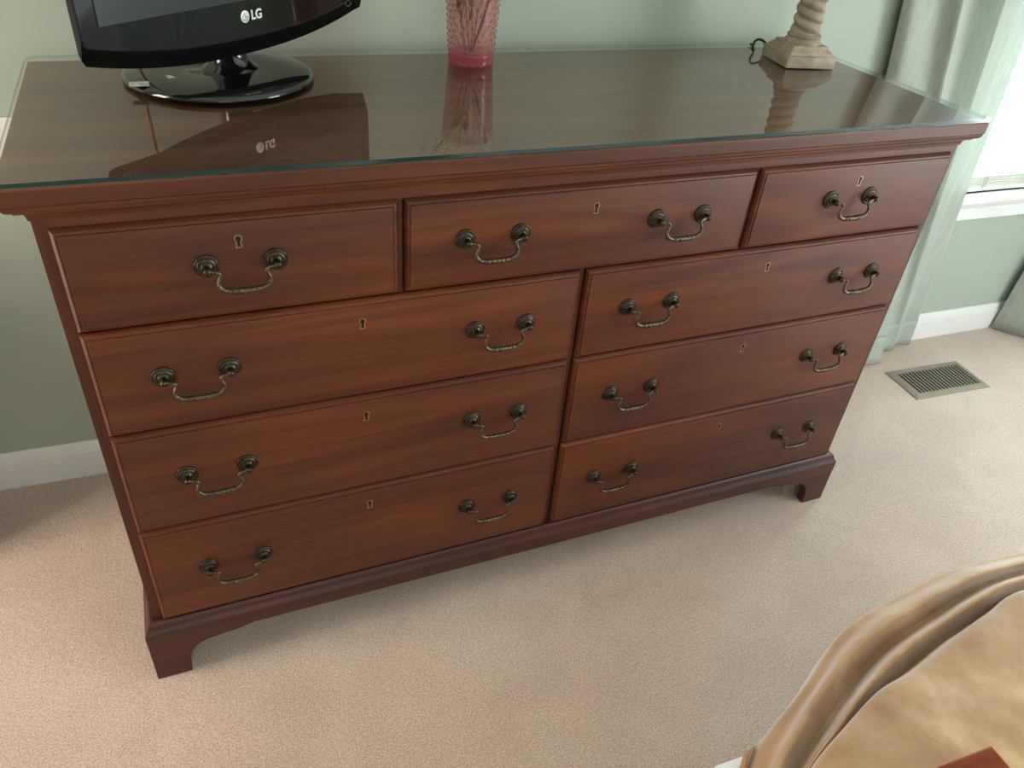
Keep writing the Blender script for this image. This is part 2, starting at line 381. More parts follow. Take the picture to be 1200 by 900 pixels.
def side_curtain(y0, y1, label):
    k = 16; top = []; bot = []
    for i in range(k + 1):
        y = y0 + (y1 - y0) * i / k; x = XR - .07 + (.028 if i % 2 else -.028)
        top.append((x, y)); bot.append((x - .005, y))
    curtain('curtain', top, bot, 2.2, 1.05, .006, MCURW, label)
side_curtain(-.46, -.12, 'white sheer curtain beside the right hand window, seen only mirrored in the television')

# ------------------------------------------------------------------ floor vent
vx0, vx1, vy0, vy1 = 2.087, 2.376, .297, .440
v = empty('floor_vent', 'olive brown metal floor vent set in the carpet near the curtain', 'vent', ((vx0 + vx1) / 2, (vy0 + vy1) / 2, 0), math.radians(-1.2))
hx, hy = (vx1 - vx0) / 2, (vy1 - vy0) / 2; ix, iy = hx - .021, hy - .020
bm = bmesh.new()
def ring(a, b, z): return [bm.verts.new(p) for p in ((-a, -b, z), (a, -b, z), (a, b, z), (-a, b, z))]
R = [ring(hx, hy, .0005), ring(hx - .001, hy - .001, .003), ring(hx - .012, hy - .012, .0075), ring(ix, iy, .0075), ring(ix, iy, .0008)]
for a, b in zip(R, R[1:]):
    for i in range(4): bm.faces.new((a[i], a[(i + 1) % 4], b[(i + 1) % 4], b[i]))
obj('frame', bm, MVENT, v)
obj('duct', BX(-ix, ix, -iy, iy, .0004, .0012), MVOID, v)
L0 = None
for i in range(19):
    x = -ix + .006 + i * (2 * ix - .012) / 18
    if L0 is None:
        bm = bmesh.new(); tl = math.radians(20)
        pr = [(-.0019, 0), (.0019, 0), (.0019, .0012), (-.0019, .0012)]
        a = [bm.verts.new((px * math.cos(tl) - pz * math.sin(tl), -iy, px * math.sin(tl) + pz * math.cos(tl))) for px, pz in pr]
        b = [bm.verts.new((q.co.x, iy, q.co.z)) for q in a]
        for k in range(4): bm.faces.new((a[k], a[(k + 1) % 4], b[(k + 1) % 4], b[k]))
        bm.faces.new(a); bm.faces.new(b)
        L = L0 = obj('louver', bm, MVENT, v)
    else: L = copy(L0)
    L.location = (x, 0, .0050)

# ------------------------------------------------------------------ wall plate
wp = obj('wall_plate', BX(-.195, -.075, YW - .007, YW, .712, .828), MPLATE, bevel=.004, seg=3)
tag(wp, 'white plate on the wall at the left edge, mostly hidden by the dresser', 'wall plate')
for zz in (.735, .805):
    s = obj('screw', lathe([(.0035, 0), (.0035, .0015), (.002, .002)], 12), MPLATE, wp); s.location = (-.135, YW - .007, zz); s.rotation_euler = (R90, 0, 0)

# ------------------------------------------------------------------ dresser (own frame: x along front, y to the wall)
TH = math.atan(.03435)
WD, DD = 1.5, .475
dr = empty('dresser', 'wide reddish brown wooden dresser with nine drawers and brass bail handles', 'dresser', (0, 0, 0), TH)
RD = Matrix.Rotation(TH, 4, 'Z')
def D(x, y, z): return RD @ Vector((x, y, z))
zt, z12, z23, z34, zb = .8854, .7364, .5603, .3616, .1448
x0, x1, x2, xa, xb = .0155, .4410, .4506, .7441, .7559
# carcass: hollow front frame + sides
ZC = .905
bm = bmesh.new()
box(bm, 0, .018, 0, DD, .10, ZC); box(bm, WD - .018, WD, 0, DD, .10, ZC); box(bm, .018, WD - .018, DD - .01, DD, .10, ZC); box(bm, .018, WD - .018, .022, DD - .01, .10, .118); box(bm, .018, WD - .018, .022, DD - .01, ZC - .018, ZC)
obj('side_panels', bm, MWV, dr)
g = .004
def fpart(name, mat, *a): obj(name, BX(*a), mat, dr)
fpart('rail', MW, .018, WD - .018, 0, .022, zt - g, ZC)
for z in (z12, z23, z34): fpart('rail', MW, .018, WD - .018, .006, .022, z - g, z + g)
fpart('rail', MW, .018, WD - .018, 0, .022, .10, zb + g)
fpart('stile', MWV, x1 + .0012, x2 - .0018, 0, .0219, z12 - .0005, zt - g); fpart('stile', MWV, WD - x2 + .0012, WD - x1 - .0018, 0, .0219, z12 - .0005, zt - g)
fpart('stile', MWV, xa + .0014, xb - .0022, 0, .0218, zb, z12 + .0005)
def rect_sweep(prof, yb, mat, name, smooth='auto'):
    """(offset, z) profile swept round left, front and right with mitred corners"""
    bm = bmesh.new(); R = []
    for o, z in prof: R.append([bm.verts.new(p) for p in ((-o, yb, z), (-o, -o, z), (WD + o, -o, z), (WD + o, yb, z))])
    for a, b in zip(R, R[1:]):
        for i in range(3): bm.faces.new((a[i], a[i + 1], b[i + 1], b[i]))
    return obj(name, bm, mat, dr, smooth=smooth, angle=28)
# cornice moulding under the top
pr = [(-.001, .8955), (.002, .8955), (.0025, .898)]
for k in range(7):
    a = math.radians(90 * k / 6); pr.append((.0025 + .0095 * (1 - math.cos(a)), .898 + .0105 * math.sin(a)))
pr += [(.0135, .9085), (.0135, .911)]
for k in range(6):
    a = math.radians(90 * k / 5); pr.append((.0135 + .0095 * math.sin(a), .911 + .0098 * (1 - math.cos(a))))
pr += [(.023, .9210), (-.001, .9212)]
rect_sweep(pr, DD, MW, 'cornice')
bm = bmesh.new(); box(bm, -.025, WD + .025, -.0247, .503, .9212, .9428)[1].material_index = 1
obj('top_board', bm, [MW, MWT], dr, bevel=.0022, seg=2)
# plinth: ogee moulding and apron boards
BO = .0185
pr = [(-.001, .1415), (.002, .1430), (.006, .1428), (.0095, .1405), (.0115, .137), (.0125, .133), (.0140, .129), (.0168, .1255), (BO - .0005, .1235), (BO - .0005, .1220), (BO, .1215), (BO, .092), (BO - .02, .092), (BO - .02, .118)]
rect_sweep(pr, DD, MWB, 'plinth')
def foot_front(mir):
    pts = [(-BO, 0), (.0405, 0), (.0425, .030), (.0445, .0435), (.0495, .056), (.0575, .0665), (.068, .0735), (.083, .078), (.105, .0805), (.128, .083), (.150, .0885), (.165, .0921), (-BO, .0921)]
    if mir: pts = [(WD - x, z) for x, z in pts]
    bm = bmesh.new(); poly_xz(bm, pts, -BO, .002); return bm
def foot_side(mir, back=False):
    pts = [(-BO + .02, 0), (.0405, 0), (.0445, .0435), (.0575, .0665), (.083, .078), (.128, .083), (.165, .0921), (-BO + .02, .0921)]
    if back: pts = [(DD + BO - .0185 - y, z) for y, z in [(p[0] + BO - .02, p[1]) for p in pts]]
    xo = (WD + BO - .02, WD + BO) if mir else (-BO, -BO + .02)
    bm = bmesh.new()
    a = [bm.verts.new((xo[0], y, z)) for y, z in pts]; b = [bm.verts.new((xo[1], y, z)) for y, z in pts]; n = len(pts)
    for i in range(n): bm.faces.new((a[i], b[i], b[(i + 1) % n], a[(i + 1) % n]))
    bm.faces.new(a); bm.faces.new(b[::-1]); return bm
for mir in (0, 1):
    bm = foot_front(mir); b2 = foot_side(mir); me = bpy.data.meshes.new('t'); b2.to_mesh(me); bm.from_mesh(me); b2.free()
    obj('foot', bm, MWB, dr, bevel=.0012)
    obj('foot', foot_side(mir, True), MWB, dr, bevel=.0012)

# drawers with lipped, moulded edges
def drawer_bm(xl, xr, zl, zh):
    bm = bmesh.new(); R = []
    prof = [(0, .016), (0, -.0030), (.0006, -.0042), (.0022, -.0072), (.0042, -.0090), (.0062, -.0096), (.0066, -.0090), (.0073, -.0090), (.0079, -.0109), (.0092, -.0112)]
    for i, y in prof: R.append([bm.verts.new(p) for p in ((xl + i, y, zl + i), (xr - i, y, zl + i), (xr - i, y, zh - i), (xl + i, y, zh - i))])
    for a, b in zip(R, R[1:]):
        for i in range(4): bm.faces.new((a[i], a[(i + 1) % 4], b[(i + 1) % 4], b[i]))
    bm.faces.new(R[-1]); bm.faces.new(R[0][::-1]); return bm
FY = -.0112
# rosette (axis -y), bail, keyhole
def to_front(bm):
    bmesh.ops.rotate(bm, verts=bm.verts[:], cent=(0, 0, 0), matrix=Matrix.Rotation(R90, 3, 'X')); return bm
def rosette_bm():
    bm = lathe([(.0160, 0), (.0162, .0014), (.0152, .0032), (.0138, .0038), (.0128, .0034), (.0116, .0050), (.0090, .0064), (.0078, .0062), (.0066, .0078), (.0048, .0088), (.0042, .0120), (.0048, .0150), (.0052, .0180), (.0044, .0208), (.0020, .0222)], 28)
    return to_front(bm)
def bail_bm():
    half = [(.0425, -.0165, -.0005), (.0370, -.0175, -.0014), (.0318, -.0185, -.0024), (.0294, -.0190, -.0056), (.0302, -.0195, -.0100), (.0324, -.0200, -.0152), (.0328, -.0203, -.0208), (.0306, -.0205, -.0262), (.0255, -.0207, -.0300), (.0180, -.0208, -.0316), (.0090, -.0208, -.0322), (0, -.0208, -.0324)]
    pts = half + [(-x, y, z) for x, y, z in half[-2::-1]]
    P = catmull(pts, 5)
    rads = []
    for p in P:
        d = abs(p.x); lo = min(1, max(0, (-p.z - .020) / .009))
        r = .0022 + .0013 * lo
        if lo > .9:
            if d < .0055: r = .0043 - .0008 * (d / .0055)
            elif d < .0085: r = .0050 if .0055 < d < .0080 else .0026
            elif .0140 < d < .0168: r = .0046
        rads.append(r * 1.12)
    bm = bmesh.new(); tube(bm, P, rads, 10); return bm
def key_bm(outer):
    s = 1.0 if outer else .0
    r, w, h = (.0056, .0037, .0098) if outer else (.0034, .0017, .0078)
    pts = [(-w * 1.25, -h), (w * 1.25, -h), (w, -.001)]
    for k in range(13):
        a = math.radians(-35 + 250 * k / 12); pts.append((r * math.cos(a), .0035 + r * math.sin(a)))
    pts.append((-w, -.001)); bm = bmesh.new(); y = -.0006 if outer else -.0009
    poly_xz(bm, pts, y, .002); return bm
ros0 = bail0 = key0 = None
def drawer(xl, xr, zl, zh, handles, hz, kx, kz):
    global ros0, bail0, key0
    d = obj('drawer', drawer_bm(xl, xr, zl, zh), MW, dr, smooth='auto', angle=25)
    for hx_ in handles:
        if bail0 is None:
            bail = bail0 = obj('bail_handle', bail_bm(), MBRB, d, smooth=True)
            ros0 = obj('rosette', rosette_bm(), MBR, d, smooth='auto', angle=50); rs = [ros0, copy(ros0, d)]
        else: bail = copy(bail0, d); rs = [copy(ros0, d), copy(ros0, d)]
        bail.scale = (1, 1, .95); bail.location = (hx_, FY, hz); bail.rotation_euler = (math.radians(random.uniform(-3, 3)), 0, 0)
        for r, sg in zip(rs, (-1, 1)): r.location = (hx_ + sg * .0442, FY, hz); r.rotation_euler = (0, random.uniform(0, 6), 0)
    if key0 is None:
        k = obj('keyhole_rim', key_bm(True), MKEY, d); h = obj('keyhole', key_bm(False), MHOLE, d); key0 = (k, h)
    else: k = copy(key0[0], d); h = copy(key0[1], d)
    k.location = h.location = (kx, FY, kz)
e = .0017
drawer(x0, x1, z12 + e, zt - e, [.2273], .8180, .2270, .8490)
drawer(x2, WD - x2, z12 + e, zt - e, [.5845, .9100], .8172, .7520, .8465)
drawer(WD - x1, WD - x0, z12 + e, zt - e, [1.2660], .8182, 1.2760, .8485)
for (zl, zh, hz, kz, hs) in ((z23, z12, .6560, .6975, (.1475, .6085, .8865, 1.3450)), (z34, z23, .4702, .5210, (.1495, .6120, .8855, 1.3445)), (zb, z34, .2590, .3205, (.1510, .6130, .8830, 1.3440))):
    drawer(x0, xa, zl + e, zh - e, hs[:2], hz, .3845, kz)
    drawer(xb, WD - x0, zl + e, zh - e, hs[2:], hz, 1.1255, kz)

# ------------------------------------------------------------------ glass sheet on top
ZG = .9507
gt = bpy.data.objects.new('glass_top', None); 
cor = [(-.0249, -.0246), (WD + .0235, -.0246)]
def arc(cx, cy, r, a0, a1, n=5): return [(cx + r * math.cos(math.radians(a0 + (a1 - a0) * k / n)), cy + r * math.sin(math.radians(a0 + (a1 - a0) * k / n))) for k in range(n + 1)]
pts = [(-.0258, -.0246), (WD + .0245, -.0246)] + arc(WD + .0045, .4875, .02, 0, 90) + arc(-.0058, .4875, .02, 90, 180)
bm = bmesh.new(); poly_xy(bm, pts, .9452, .9504, 1); bm.faces.ensure_lookup_table(); bm.faces[-2].material_index = 2
for f in bm.faces[1:-2]: f.material_index = 3
gt = obj('glass_top', bm, [MGLASS, MGEDGE, MCLR, MCEDGE], bevel=0); gt.rotation_euler = (0, 0, TH)
tag(gt, 'clear glass sheet with green edges lying on the dresser top', 'glass sheet')

# ------------------------------------------------------------------ television
TA = math.radians(39.4)
tvo = D(.083, .135, 0)
bc = D(.256, .360, ZG)
tv = empty('television', 'black flat screen television on a round gloss stand at the left of the dresser top', 'television', bc, TH + TA)
inv = (Matrix.Translation(bc) @ Matrix.Rotation(TH + TA, 4, 'Z')).inverted()
o2 = inv @ Vector((tvo.x, tvo.y, ZG))       # left bottom corner of the front in stand coords
OX, OY = o2.x + .004, o2.y; WT = .566
def Z(z): return z - ZG
def outline(ins, bot, rc=.012):
    """closed outline of the case front; bottom edge sags in the middle"""
    pts = []; n = 22
    for k in range(n + 1):
        s = ins + (WT - 2 * ins) * k / n; t = (s - WT / 2) / (WT / 2)
        pts.append((OX + s, Z(bot + .033 * abs(t) ** 2.3)))
    ztop = Z(1.405) - ins
    zr = Z(bot + .033); pts[0] = (pts[0][0] + .004, pts[0][1] - .001); pts[-1] = (pts[-1][0] - .006, pts[-1][1] - .003)
    pts.append((OX + WT - ins, zr + .010)); pts.append((OX + WT - ins, ztop - .012)); pts.append((OX + WT - ins - .012, ztop)); pts.append((OX + ins + .012, ztop)); pts.append((OX + ins, ztop - .012)); pts.append((OX + ins, zr + .006))
    return pts
bm = bmesh.new()
rings = []
for ins, bot, y in ((.030, 1.0150, .040), (.006, .9990, .018), (.0015, .9950, .008), (.0015, 1.0175, .0015), (.0035, 1.0195, 0)):
    rings.append([bm.verts.new((x, OY + y, z)) for x, z in outline(ins, bot)])
n = len(rings[0])
for q, (a, b) in enumerate(zip(rings, rings[1:])):
    for i in range(n):
        f = bm.faces.new((a[i], a[(i + 1) % n], b[(i + 1) % n], b[i])); f.material_index = 1 if q < 3 else 0
bm.faces.new(rings[-1]); f = bm.faces.new(rings[0][::-1]); f.material_index = 1
obj('bezel', bm, [MTVG, MTVM], tv, smooth='auto', angle=14)
sx0, sx1, sz0, sz1 = OX + .0290, OX + WT - .0290, Z(1.0710), Z(1.378)
bm = bmesh.new()
box(bm, sx0, sx1, OY - .0012, OY + .004, sz0, sz1)
obj('screen', bm, MSCR, tv)
bm = bmesh.new(); rr = []
for sc, y in ((.96, .046), (.90, .060), (.62, .078), (.60, .080)):
    cx, cz = OX + WT / 2, Z(1.20); rr.append([bm.verts.new((cx + sx * .27 * sc, OY + y, cz + sz * .185 * sc)) for sx, sz in ((-1, -1), (1, -1), (1, 1), (-1, 1))])
for a, b in zip(rr, rr[1:]):
    for i in range(4): bm.faces.new((a[i], a[(i + 1) % 4], b[(i + 1) % 4], b[i]))
bm.faces.new(rr[0][::-1]); bm.faces.new(rr[-1]); obj('back_shell', bm, MTVM, tv, bevel=.008)
# emblem: disc with face lines, then the two letters
lx, lz = OX + .2745, Z(1.0490)
em = obj('emblem', to_front(lathe([(.0085, 0), (.0085, .0008), (.0078, .0012)], 32)), MLOGO, tv, smooth='auto'); em.location = (lx, OY, lz)
bm = bmesh.new()
tube(bm, [(.0054 * math.cos(a), -.0014, .0054 * math.sin(a)) for a in [math.radians(90 + 270 * k / 20) for k in range(21)]], .0005, 6)
tube(bm, [(.0054, -.0014, 0), (.0012, -.0014, 0)], .0005, 6); tube(bm, [(0, -.0014, .003), (0, -.0014, -.0025), (.002, -.0014, -.0025)], .0005, 6)
bmesh.ops.create_icosphere(bm, subdivisions=1, radius=.0008, matrix=Matrix.Translation((-.0024, -.0014, .0024)))
obj('emblem_lines', bm, MGREY, em, smooth=True)
def text_mesh(txt, size, ext):
    cu = bpy.data.curves.new('t', 'FONT'); cu.body = txt; cu.size = size; cu.extrude = ext; cu.offset = size * .028; cu.align_x = 'LEFT'; cu.align_y = 'CENTER'
    to = bpy.data.objects.new('t', cu); COL.objects.link(to)
    dg = bpy.context.evaluated_depsgraph_get(); dg.update(); me = bpy.data.meshes.new_from_object(to.evaluated_get(dg))
    bpy.data.objects.remove(to); return me
me = text_mesh('LG', .0185, .0004); me.materials.append(MLOGO)
lg = bpy.data.objects.new('lettering', me); COL.objects.link(lg); lg.parent = tv; lg.location = (lx + .0120, OY - .0006, lz); lg.rotation_euler = (R90, 0, 0)
bm = bmesh.new(); tube(bm, [(.0085 * math.cos(a), 0, .0085 * math.sin(a)) for a in [math.radians(200 + 140 * k / 14) for k in range(15)]], .0005, 6)
pm = obj('power_mark', bm, MGREY, tv, smooth=True); pm.location = (OX + .516, OY - .0006, Z(1.041))
# stand
prof = [(.130, 0), (.139, .0012), (.1425, .0045), (.1415, .0085), (.136, .0112), (.10, .0140), (.055, .0158), (.050, .0150), (.047, .0120), (.044, .0150), (.036, .0195), (.030, .027), (.0262, .038), (.0250, .055), (.0250, .095)]
obj('stand_base', lathe(prof[:8] + [(.0495, .0146)], 72), MTVG, tv, smooth='auto', angle=50)
nk = obj('stand_neck', lathe([(.046, .0128), (.044, .0152), (.036, .0200), (.030, .0280), (.0262, .040), (.0250, .055), (.0250, .085)], 40), MTVG, tv, smooth='auto', angle=50); nk.location = (.0131, -.0108, 0)
bm = bmesh.new(); box(bm, -.017, .043, OY + .035, .004, .075, .16); obj('neck_bracket', bm, MTVM, tv, bevel=.006)
def on_base(px, py, lx_, ly_, rz, name):
    p = inv @ D(px, py, ZG); s = obj(name, BX(-lx_, lx_, -ly_, ly_, 0, .0012), MSTK, tv); s.location = (p.x, p.y, .0128); s.rotation_euler = (0, 0, rz - TA); return s
on_base(.138, .288, .0135, .010, math.radians(0), 'sticker')
s = on_base(.188, .318, .011, .0075, math.radians(12), 'sticker'); s.location.z = .0135
pa = inv @ D(.140, .372, ZG); pb = inv @ D(.150, .372, ZG + .30)
bm = bmesh.new(); tube(bm, catmull([(pa.x, pa.y, .004), (pa.x, pa.y, .06), (pb.x, pb.y, .16), (pb.x + .02, OY + .055, .24)], 6), .0035, 8)
obj('cable', bm, MTAN, tv, smooth=True)

# ------------------------------------------------------------------ pink hobnail vase with flowers
vp = D(.6905, .4045, ZG)
va = empty('vase', 'small pink hobnail glass vase at the back of the dresser top', 'vase', vp)
def vr(z): return .0405 + .0068 * min(1, max(0, (z - .012) / .10)) ** 1.1 + (.0035 * ((z - .108) / .024) ** 2 if z > .108 else 0)
zsv = [.022 + .011 * k / 1 for k in range(0, 11)]
outer = [(vr(z), z) for z in zsv]; inner = [(vr(z) - .0035, z) for z in zsv[::-1]]
obj('body', lathe(outer + [(vr(.132) - .0018, .1335)] + inner + [(.030, .0215), (.002, .0200)], 48, cap=False), MVASE, va, smooth=True)
obj('foot', lathe([(.002, .0005), (.036, .0005), (.0405, .0025), (.0412, .006), (.0402, .0095), (.0405, .013), (.0412, .018), (vr(.022), .0219), (.030, .0212), (.002, .0198)], 48, cap=False), MVASEB, va, smooth=True)
bm = bmesh.new()
for j in range(10):
    z = .026 + j * .0105
    for i in range(20):
        a = 2 * math.pi * (i + .5 * (j % 2)) / 20; r = vr(z) + .0002
        bmesh.ops.create_icosphere(bm, subdivisions=1, radius=.0021, matrix=Matrix.Translation((r * math.cos(a), r * math.sin(a), z)))
hb = obj('hobnails', bm, MVASEH, va, smooth=True); hb['kind'] = 'stuff'
def wl(x, y, z): return (x, y, z)
fl = empty('flower_bunch', 'bunch of small cream flowers with green stems standing in the pink vase', 'flowers', (vp.x, vp.y, vp.z + .0215))
stems = [((-.010, .004, .0), (-.022, -.002, .05), (-.042, -.006, .120)), ((-.004, -.006, 0), (-.014, -.012, .05), (-.020, -.012, .128)), ((.002, .006, 0), (-.004, .0, .06), (-.062, -.01, .128)), ((-.012, -.004, 0), (-.018, .004, .06), (.004, -.012, .130)), ((.004, 0, 0), (.012, .008, .06), (.030, -.004, .122))]
for st in stems:
    bm = bmesh.new(); tube(bm, catmull(st, 6), .0011, 6); obj('stem', bm, MGREEN, fl, smooth=True)
bm = bmesh.new(); tube(bm, catmull([(-.004, -.012, .001), (.012, -.010, .040), (.030, -.006, .096), (.036, -.004, .125)], 6), [.0022] * 6 + [.0026] * 6 + [.003] * 7, 8); obj('dark_stem', bm, MTWIG, fl, smooth=True)['label'] = 'dark brown stem slanting up to the right'
lf0 = None
for k, (x, y, z, rz, rx) in enumerate([(-.026, -.014, .058, .4, .9), (-.018, -.02, .066, 1.4, .7), (-.008, -.018, .072, 2.5, 1.0), (-.030, -.006, .070, 3.4, .8), (-.012, -.02, .052, 5.0, 1.2), (.002, -.018, .080, .9, .5), (-.022, -.016, .078, 2.0, .3)]):
    if lf0 is None:
        bm = bmesh.new(); rows = []
        for i in range(7):
            t = i / 6; wd = .0055 * math.sin(math.pi * min(1, t * .92 + .06)); rows.append([(-wd, t * .024, .003 * t * t + .0012), (0, t * .024, .003 * t * t), (wd, t * .024, .003 * t * t + .0012)])
        bm.free(); lf = lf0 = obj('leaf', grid(rows), MLEAF, fl, smooth=True)
    else: lf = copy(lf0)
    lf.location = (x, y, z); lf.rotation_euler = (rx, 0, rz)
bm = bmesh.new()
for cx, cy, cz, rr_ in [(-.080, -.012, .128, .018), (-.062, -.010, .136, .02), (-.042, -.008, .134, .02), (-.022, -.012, .138, .02), (-.002, -.014, .140, .02), (.016, -.010, .136, .018), (.032, -.006, .134, .016), (-.052, .008, .130, .018), (-.014, .010, .136, .02)]:
    for i in range(80):
        d = Vector((random.gauss(0, 1), random.gauss(0, 1), random.gauss(.3, 1))).normalized(); q = Vector((cx, cy, cz)) + d * rr_ * random.uniform(.35, 1)
        t = d.orthogonal().normalized(); t = Matrix.Rotation(random.uniform(0, 6.28), 3, d) @ t; b_ = d.cross(t)
        L_ = random.uniform(.004, .007); w_ = .0017
        vs = [bm.verts.new(q + t * -w_), bm.verts.new(q + d * L_ * .5 + b_ * w_), bm.verts.new(q + d * L_), bm.verts.new(q + d * L_ * .5 - b_ * w_)]
        bm.faces.new(vs)
pt = obj('petals', bm, MPETAL, fl); pt['kind'] = 'stuff'

# ------------------------------------------------------------------ twisted wood lamp
lp = D(1.3895, .3515, ZG)
la = empty('table_lamp', 'pale carved wood table lamp with rope twist column at the right end of the dresser', 'lamp', lp, TH + math.radians(-10.2))
def sq_loft(prof, name):
    bm = bmesh.new(); R = [[bm.verts.new((sx * h, sy * h, z)) for sx, sy in ((-1, -1), (1, -1), (1, 1), (-1, 1))] for h, z in prof]
    for a, b in zip(R, R[1:]):
        for i in range(4): bm.faces.new((a[i], a[(i + 1) % 4], b[(i + 1) % 4], b[i]))
    bm.faces.new(R[0][::-1]); bm.faces.new(R[-1]); return obj(name, bm, MLAMP, la, bevel=.0015)
sq_loft([(.0540, .0012), (.0540, .0222), (.0528, .0236), (.0490, .0240), (.0485, .0262), (.0462, .0296), (.0418, .0326), (.0395, .0352), (.0388, .0378), (.0382, .0400)], 'base')
obj('base_collar', lathe([(.0375, .039), (.0378, .0415), (.0355, .0450), (.0330, .0475), (.0320, .0500), (.0335, .0515), (.0335, .0545), (.0310, .0565)], 48), MLAMP, la, smooth='auto', angle=50)
bm = bmesh.new(); nz_, seg = 150, 48; rows = []
H0, H1 = .056, .330
for i in range(nz_ + 1):
    z = H0 + (H1 - H0) * i / nz_; r0 = .0285 - .0055 * (i / nz_); row = []
    for k in range(seg):
        a = 2 * math.pi * k / seg; ph = 2 * a + 2 * math.pi * (z / .0200)
        s_ = abs(math.cos(ph / 2)); r = r0 * (.80 + .26 * (s_ ** .7))
        row.append(bm.verts.new((r * math.cos(a), r * math.sin(a), z)))
    rows.append(row)
for a, b in zip(rows, rows[1:]):
    for k in range(seg): bm.faces.new((a[k], a[(k + 1) % seg], b[(k + 1) % seg], b[k]))
bm.faces.new(rows[0][::-1]); bm.faces.new(rows[-1]); obj('twist_column', bm, MLAMP, la, smooth=True)
obj('top_collar', lathe([(.026, .329), (.030, .333), (.030, .340), (.022, .346), (.012, .352), (.010, .385)], 40), MLAMP, la, smooth='auto')
bm = lathe([(.175, .38), (.11, .60), (.1085, .60), (.1735, .38)], 56, cap=False); obj('shade', bm, MSHADE, la, smooth=True)
ci = (Matrix.Translation(lp) @ Matrix.Rotation(TH + math.radians(-10.2), 4, 'Z')).inverted()
def LP(x, y, z): q = ci @ D(x, y, ZG + z); return (q.x, q.y, q.z)
bm = bmesh.new(); tube(bm, catmull([LP(1.378, .425, .006), LP(1.366, .434, .018), LP(1.354, .438, .024), LP(1.343, .438, .022), LP(1.336, .435, .013), LP(1.335, .430, .005), LP(1.345, .440, .0032), LP(1.365, .470, .0032), LP(1.37, .485, .0032)], 6), .0026, 8)
obj('power_cord', bm, MBLK, la, smooth=True)

# ------------------------------------------------------------------ unseen cabinet added left of the dresser to shade the carpet by the wall
cb = empty('shade_cabinet', 'unseen brown wooden cabinet added left of the dresser to shade the carpet', 'shade_cabinet', (-.665, YW - .165, 0))
obj('body', BX(-.22, .22, -.085, .135, .06, .62), MWV, cb, bevel=.004); obj('top', BX(-.235, .235, -.10, .14, .621, .645), MW, cb, bevel=.004)
obj('plinth', BX(-.20, .20, -.07, .13, 0, .06), MWB, cb)
for z0_, z1_ in ((.09, .33), (.35, .60)):
    d_ = obj('drawer', BX(-.19, .19, -.097, -.0855, z0_, z1_), MW, cb, bevel=.004)
    k_ = obj('knob', to_front(lathe([(.006, 0), (.006, .010), (.013, .016), (.012, .022), (.004, .025)], 24)), MBR, d_, smooth='auto'); k_.location = (0, -.097, (z0_ + z1_) / 2)

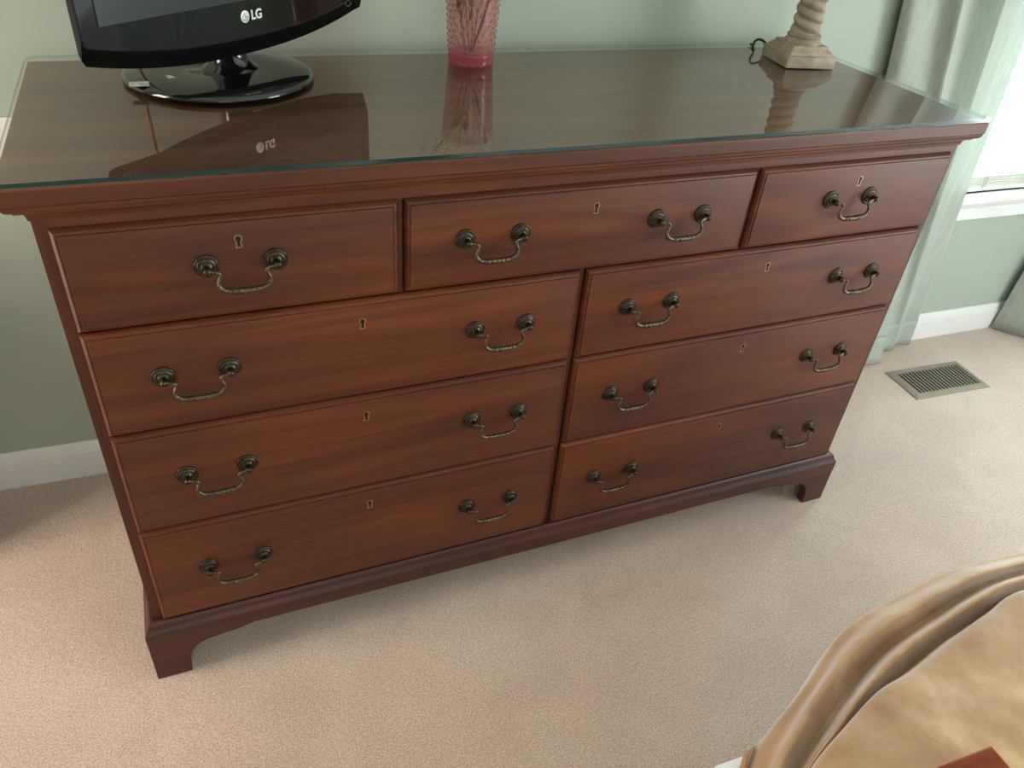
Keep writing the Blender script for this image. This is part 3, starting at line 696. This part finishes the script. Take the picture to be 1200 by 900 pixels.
# ------------------------------------------------------------------ bed, throw and wooden box at lower right
bd = empty('bed', 'bed with white sheet under the tan throw at the lower right corner', 'bed', (1.5, -1.6, 0))
obj('mattress', BX(-.86, 1.22, -1.0, .948, .27, .470), MSHEET, bd, bevel=.014, seg=4)
obj('added_bounce_duvet', BX(.36, 1.25, -1.0, .965, .474, .60), MSHEET, bd, bevel=.05, seg=4)  # unseen white bedding added to reflect as sheen in the right drawers
obj('bed_base', BX(-.84, 1.20, -.98, .915, .10, .268), MSHEET, bd, bevel=.01)
for sx in (-.78, 1.12):
    for sy in (-.9, .85): obj('leg', BX(sx - .03, sx + .03, sy - .03, sy + .03, 0, .10), MWBOX, bd)
rows = [
 [(0.633, -0.727, 0.500), (0.671, -0.688, 0.500), (0.710, -0.656, 0.500), (0.796, -0.613, 0.500), (0.886, -0.566, 0.500), (0.984, -0.544, 0.500), (1.123, -0.528, 0.500), (1.255, -0.532, 0.500), (1.474, -0.549, 0.500)],
 [(0.637, -0.736, 0.515), (0.669, -0.700, 0.515), (0.713, -0.669, 0.515), (0.799, -0.624, 0.515), (0.886, -0.581, 0.515), (0.979, -0.558, 0.515), (1.111, -0.541, 0.515), (1.230, -0.545, 0.515), (1.442, -0.563, 0.515)],
 [(0.629, -0.749, 0.540), (0.660, -0.718, 0.540), (0.708, -0.685, 0.540), (0.787, -0.642, 0.540), (0.867, -0.607, 0.540), (0.954, -0.586, 0.540), (1.077, -0.568, 0.540), (1.184, -0.568, 0.540), (1.385, -0.587, 0.540)],
 [(0.656, -0.747, 0.508), (0.697, -0.714, 0.508), (0.767, -0.675, 0.508), (0.851, -0.634, 0.506), (0.911, -0.611, 0.506), (0.983, -0.593, 0.506), (1.105, -0.569, 0.506), (1.208, -0.565, 0.508), (1.411, -0.586, 0.508)],
 [(0.644, -0.761, 0.548), (0.684, -0.728, 0.548), (0.751, -0.696, 0.550), (0.826, -0.662, 0.552), (0.893, -0.638, 0.554), (0.962, -0.622, 0.554), (1.064, -0.603, 0.554), (1.149, -0.596, 0.554), (1.343, -0.615, 0.554)],
 [(0.660, -0.759, 0.520), (0.699, -0.725, 0.524), (0.775, -0.692, 0.520), (0.849, -0.663, 0.522), (0.910, -0.647, 0.518), (0.983, -0.628, 0.522), (1.077, -0.611, 0.518), (1.160, -0.598, 0.522), (1.358, -0.616, 0.518)],
 [(0.641, -0.771, 0.573), (0.678, -0.734, 0.573), (0.754, -0.702, 0.573), (0.814, -0.681, 0.573), (0.873, -0.671, 0.573), (0.940, -0.656, 0.573), (1.035, -0.634, 0.573), (1.113, -0.622, 0.573), (1.295, -0.640, 0.573)],
 [(0.636, -0.791, 0.588), (0.684, -0.762, 0.588), (0.751, -0.735, 0.586), (0.806, -0.716, 0.584), (0.860, -0.706, 0.582), (0.921, -0.692, 0.582), (1.010, -0.671, 0.584), (1.082, -0.660, 0.586), (1.252, -0.675, 0.586)],
 [(0.648, -0.825, 0.592), (0.699, -0.800, 0.592), (0.753, -0.777, 0.594), (0.812, -0.757, 0.594), (0.868, -0.745, 0.590), (0.926, -0.733, 0.588), (1.006, -0.717, 0.590), (1.077, -0.706, 0.594), (1.233, -0.721, 0.594)],
 [(0.668, -0.869, 0.588), (0.715, -0.845, 0.588), (0.769, -0.821, 0.588), (0.827, -0.802, 0.590), (0.883, -0.789, 0.592), (0.942, -0.776, 0.596), (1.021, -0.762, 0.596), (1.090, -0.754, 0.592), (1.241, -0.770, 0.590)],
 [(0.706, -0.913, 0.582), (0.746, -0.898, 0.582), (0.794, -0.878, 0.582), (0.851, -0.859, 0.582), (0.907, -0.845, 0.584), (0.971, -0.830, 0.588), (1.050, -0.817, 0.588), (1.117, -0.811, 0.584), (1.265, -0.829, 0.582)],
 [(0.80, -1.02, 0.555), (0.83, -1.01, 0.555), (0.87, -1.00, 0.555), (0.92, -.985, 0.555), (0.97, -.975, 0.555), (1.03, -.965, 0.555), (1.10, -.955, 0.555), (1.16, -.95, 0.555), (1.30, -.96, 0.555)],
]
# hanging front edge below the outline, and the run of cloth to the right
hz = lambda i, z: max(z, .478) if i < 2 else (.476 if i == 2 else z)
hang = [[(x - .010, y + .004, hz(i, .31 + .01 * math.sin(9 * x))) for i, (x, y, z) in enumerate(rows[0])], [(x - .004, y + .004, hz(i, .43)) for i, (x, y, z) in enumerate(rows[0])]]
rows = hang + rows
ext = []
for r in rows:
    d = Vector(r[-1]) - Vector(r[-2]); a = Vector(r[-1]); b = a + Vector((.12, -.008, 0)); c_ = a + Vector((.24, -.02, 0)); ext.append(r + [tuple(b), tuple(c_)])
dense = [catmull(r, 9) for r in ext]
cols = list(zip(*dense)); cols = [catmull(c_, 6) for c_ in cols]
rows2 = list(zip(*cols))
bm = grid(rows2)
from mathutils import noise as mnoise
for vtx in bm.verts:
    if vtx.co.z > .44:
        q = vtx.co * 16; vtx.co.z += .004 * mnoise.noise(q) + .0015 * mnoise.noise(vtx.co * 38)
th = obj('throw_blanket', bm, MTHROW, smooth=True); m_ = th.modifiers.new('thickness', 'SOLIDIFY'); m_.thickness = .006; m_.offset = -1
tag(th, 'tan plush throw blanket in soft folds over the bed, lower right corner', 'blanket')
# stitched seam along the fold edge of the upper layer
seam = [(x, y + .002, z + .004) for x, y, z in ext[8][:7]]
bx = obj('wooden_box', BX(.665, .8037, -.905, -.795, .598, .670), MWBOX, bevel=.002)
tag(bx, 'polished reddish brown wooden corner standing on the tan throw at the bottom edge', 'box')
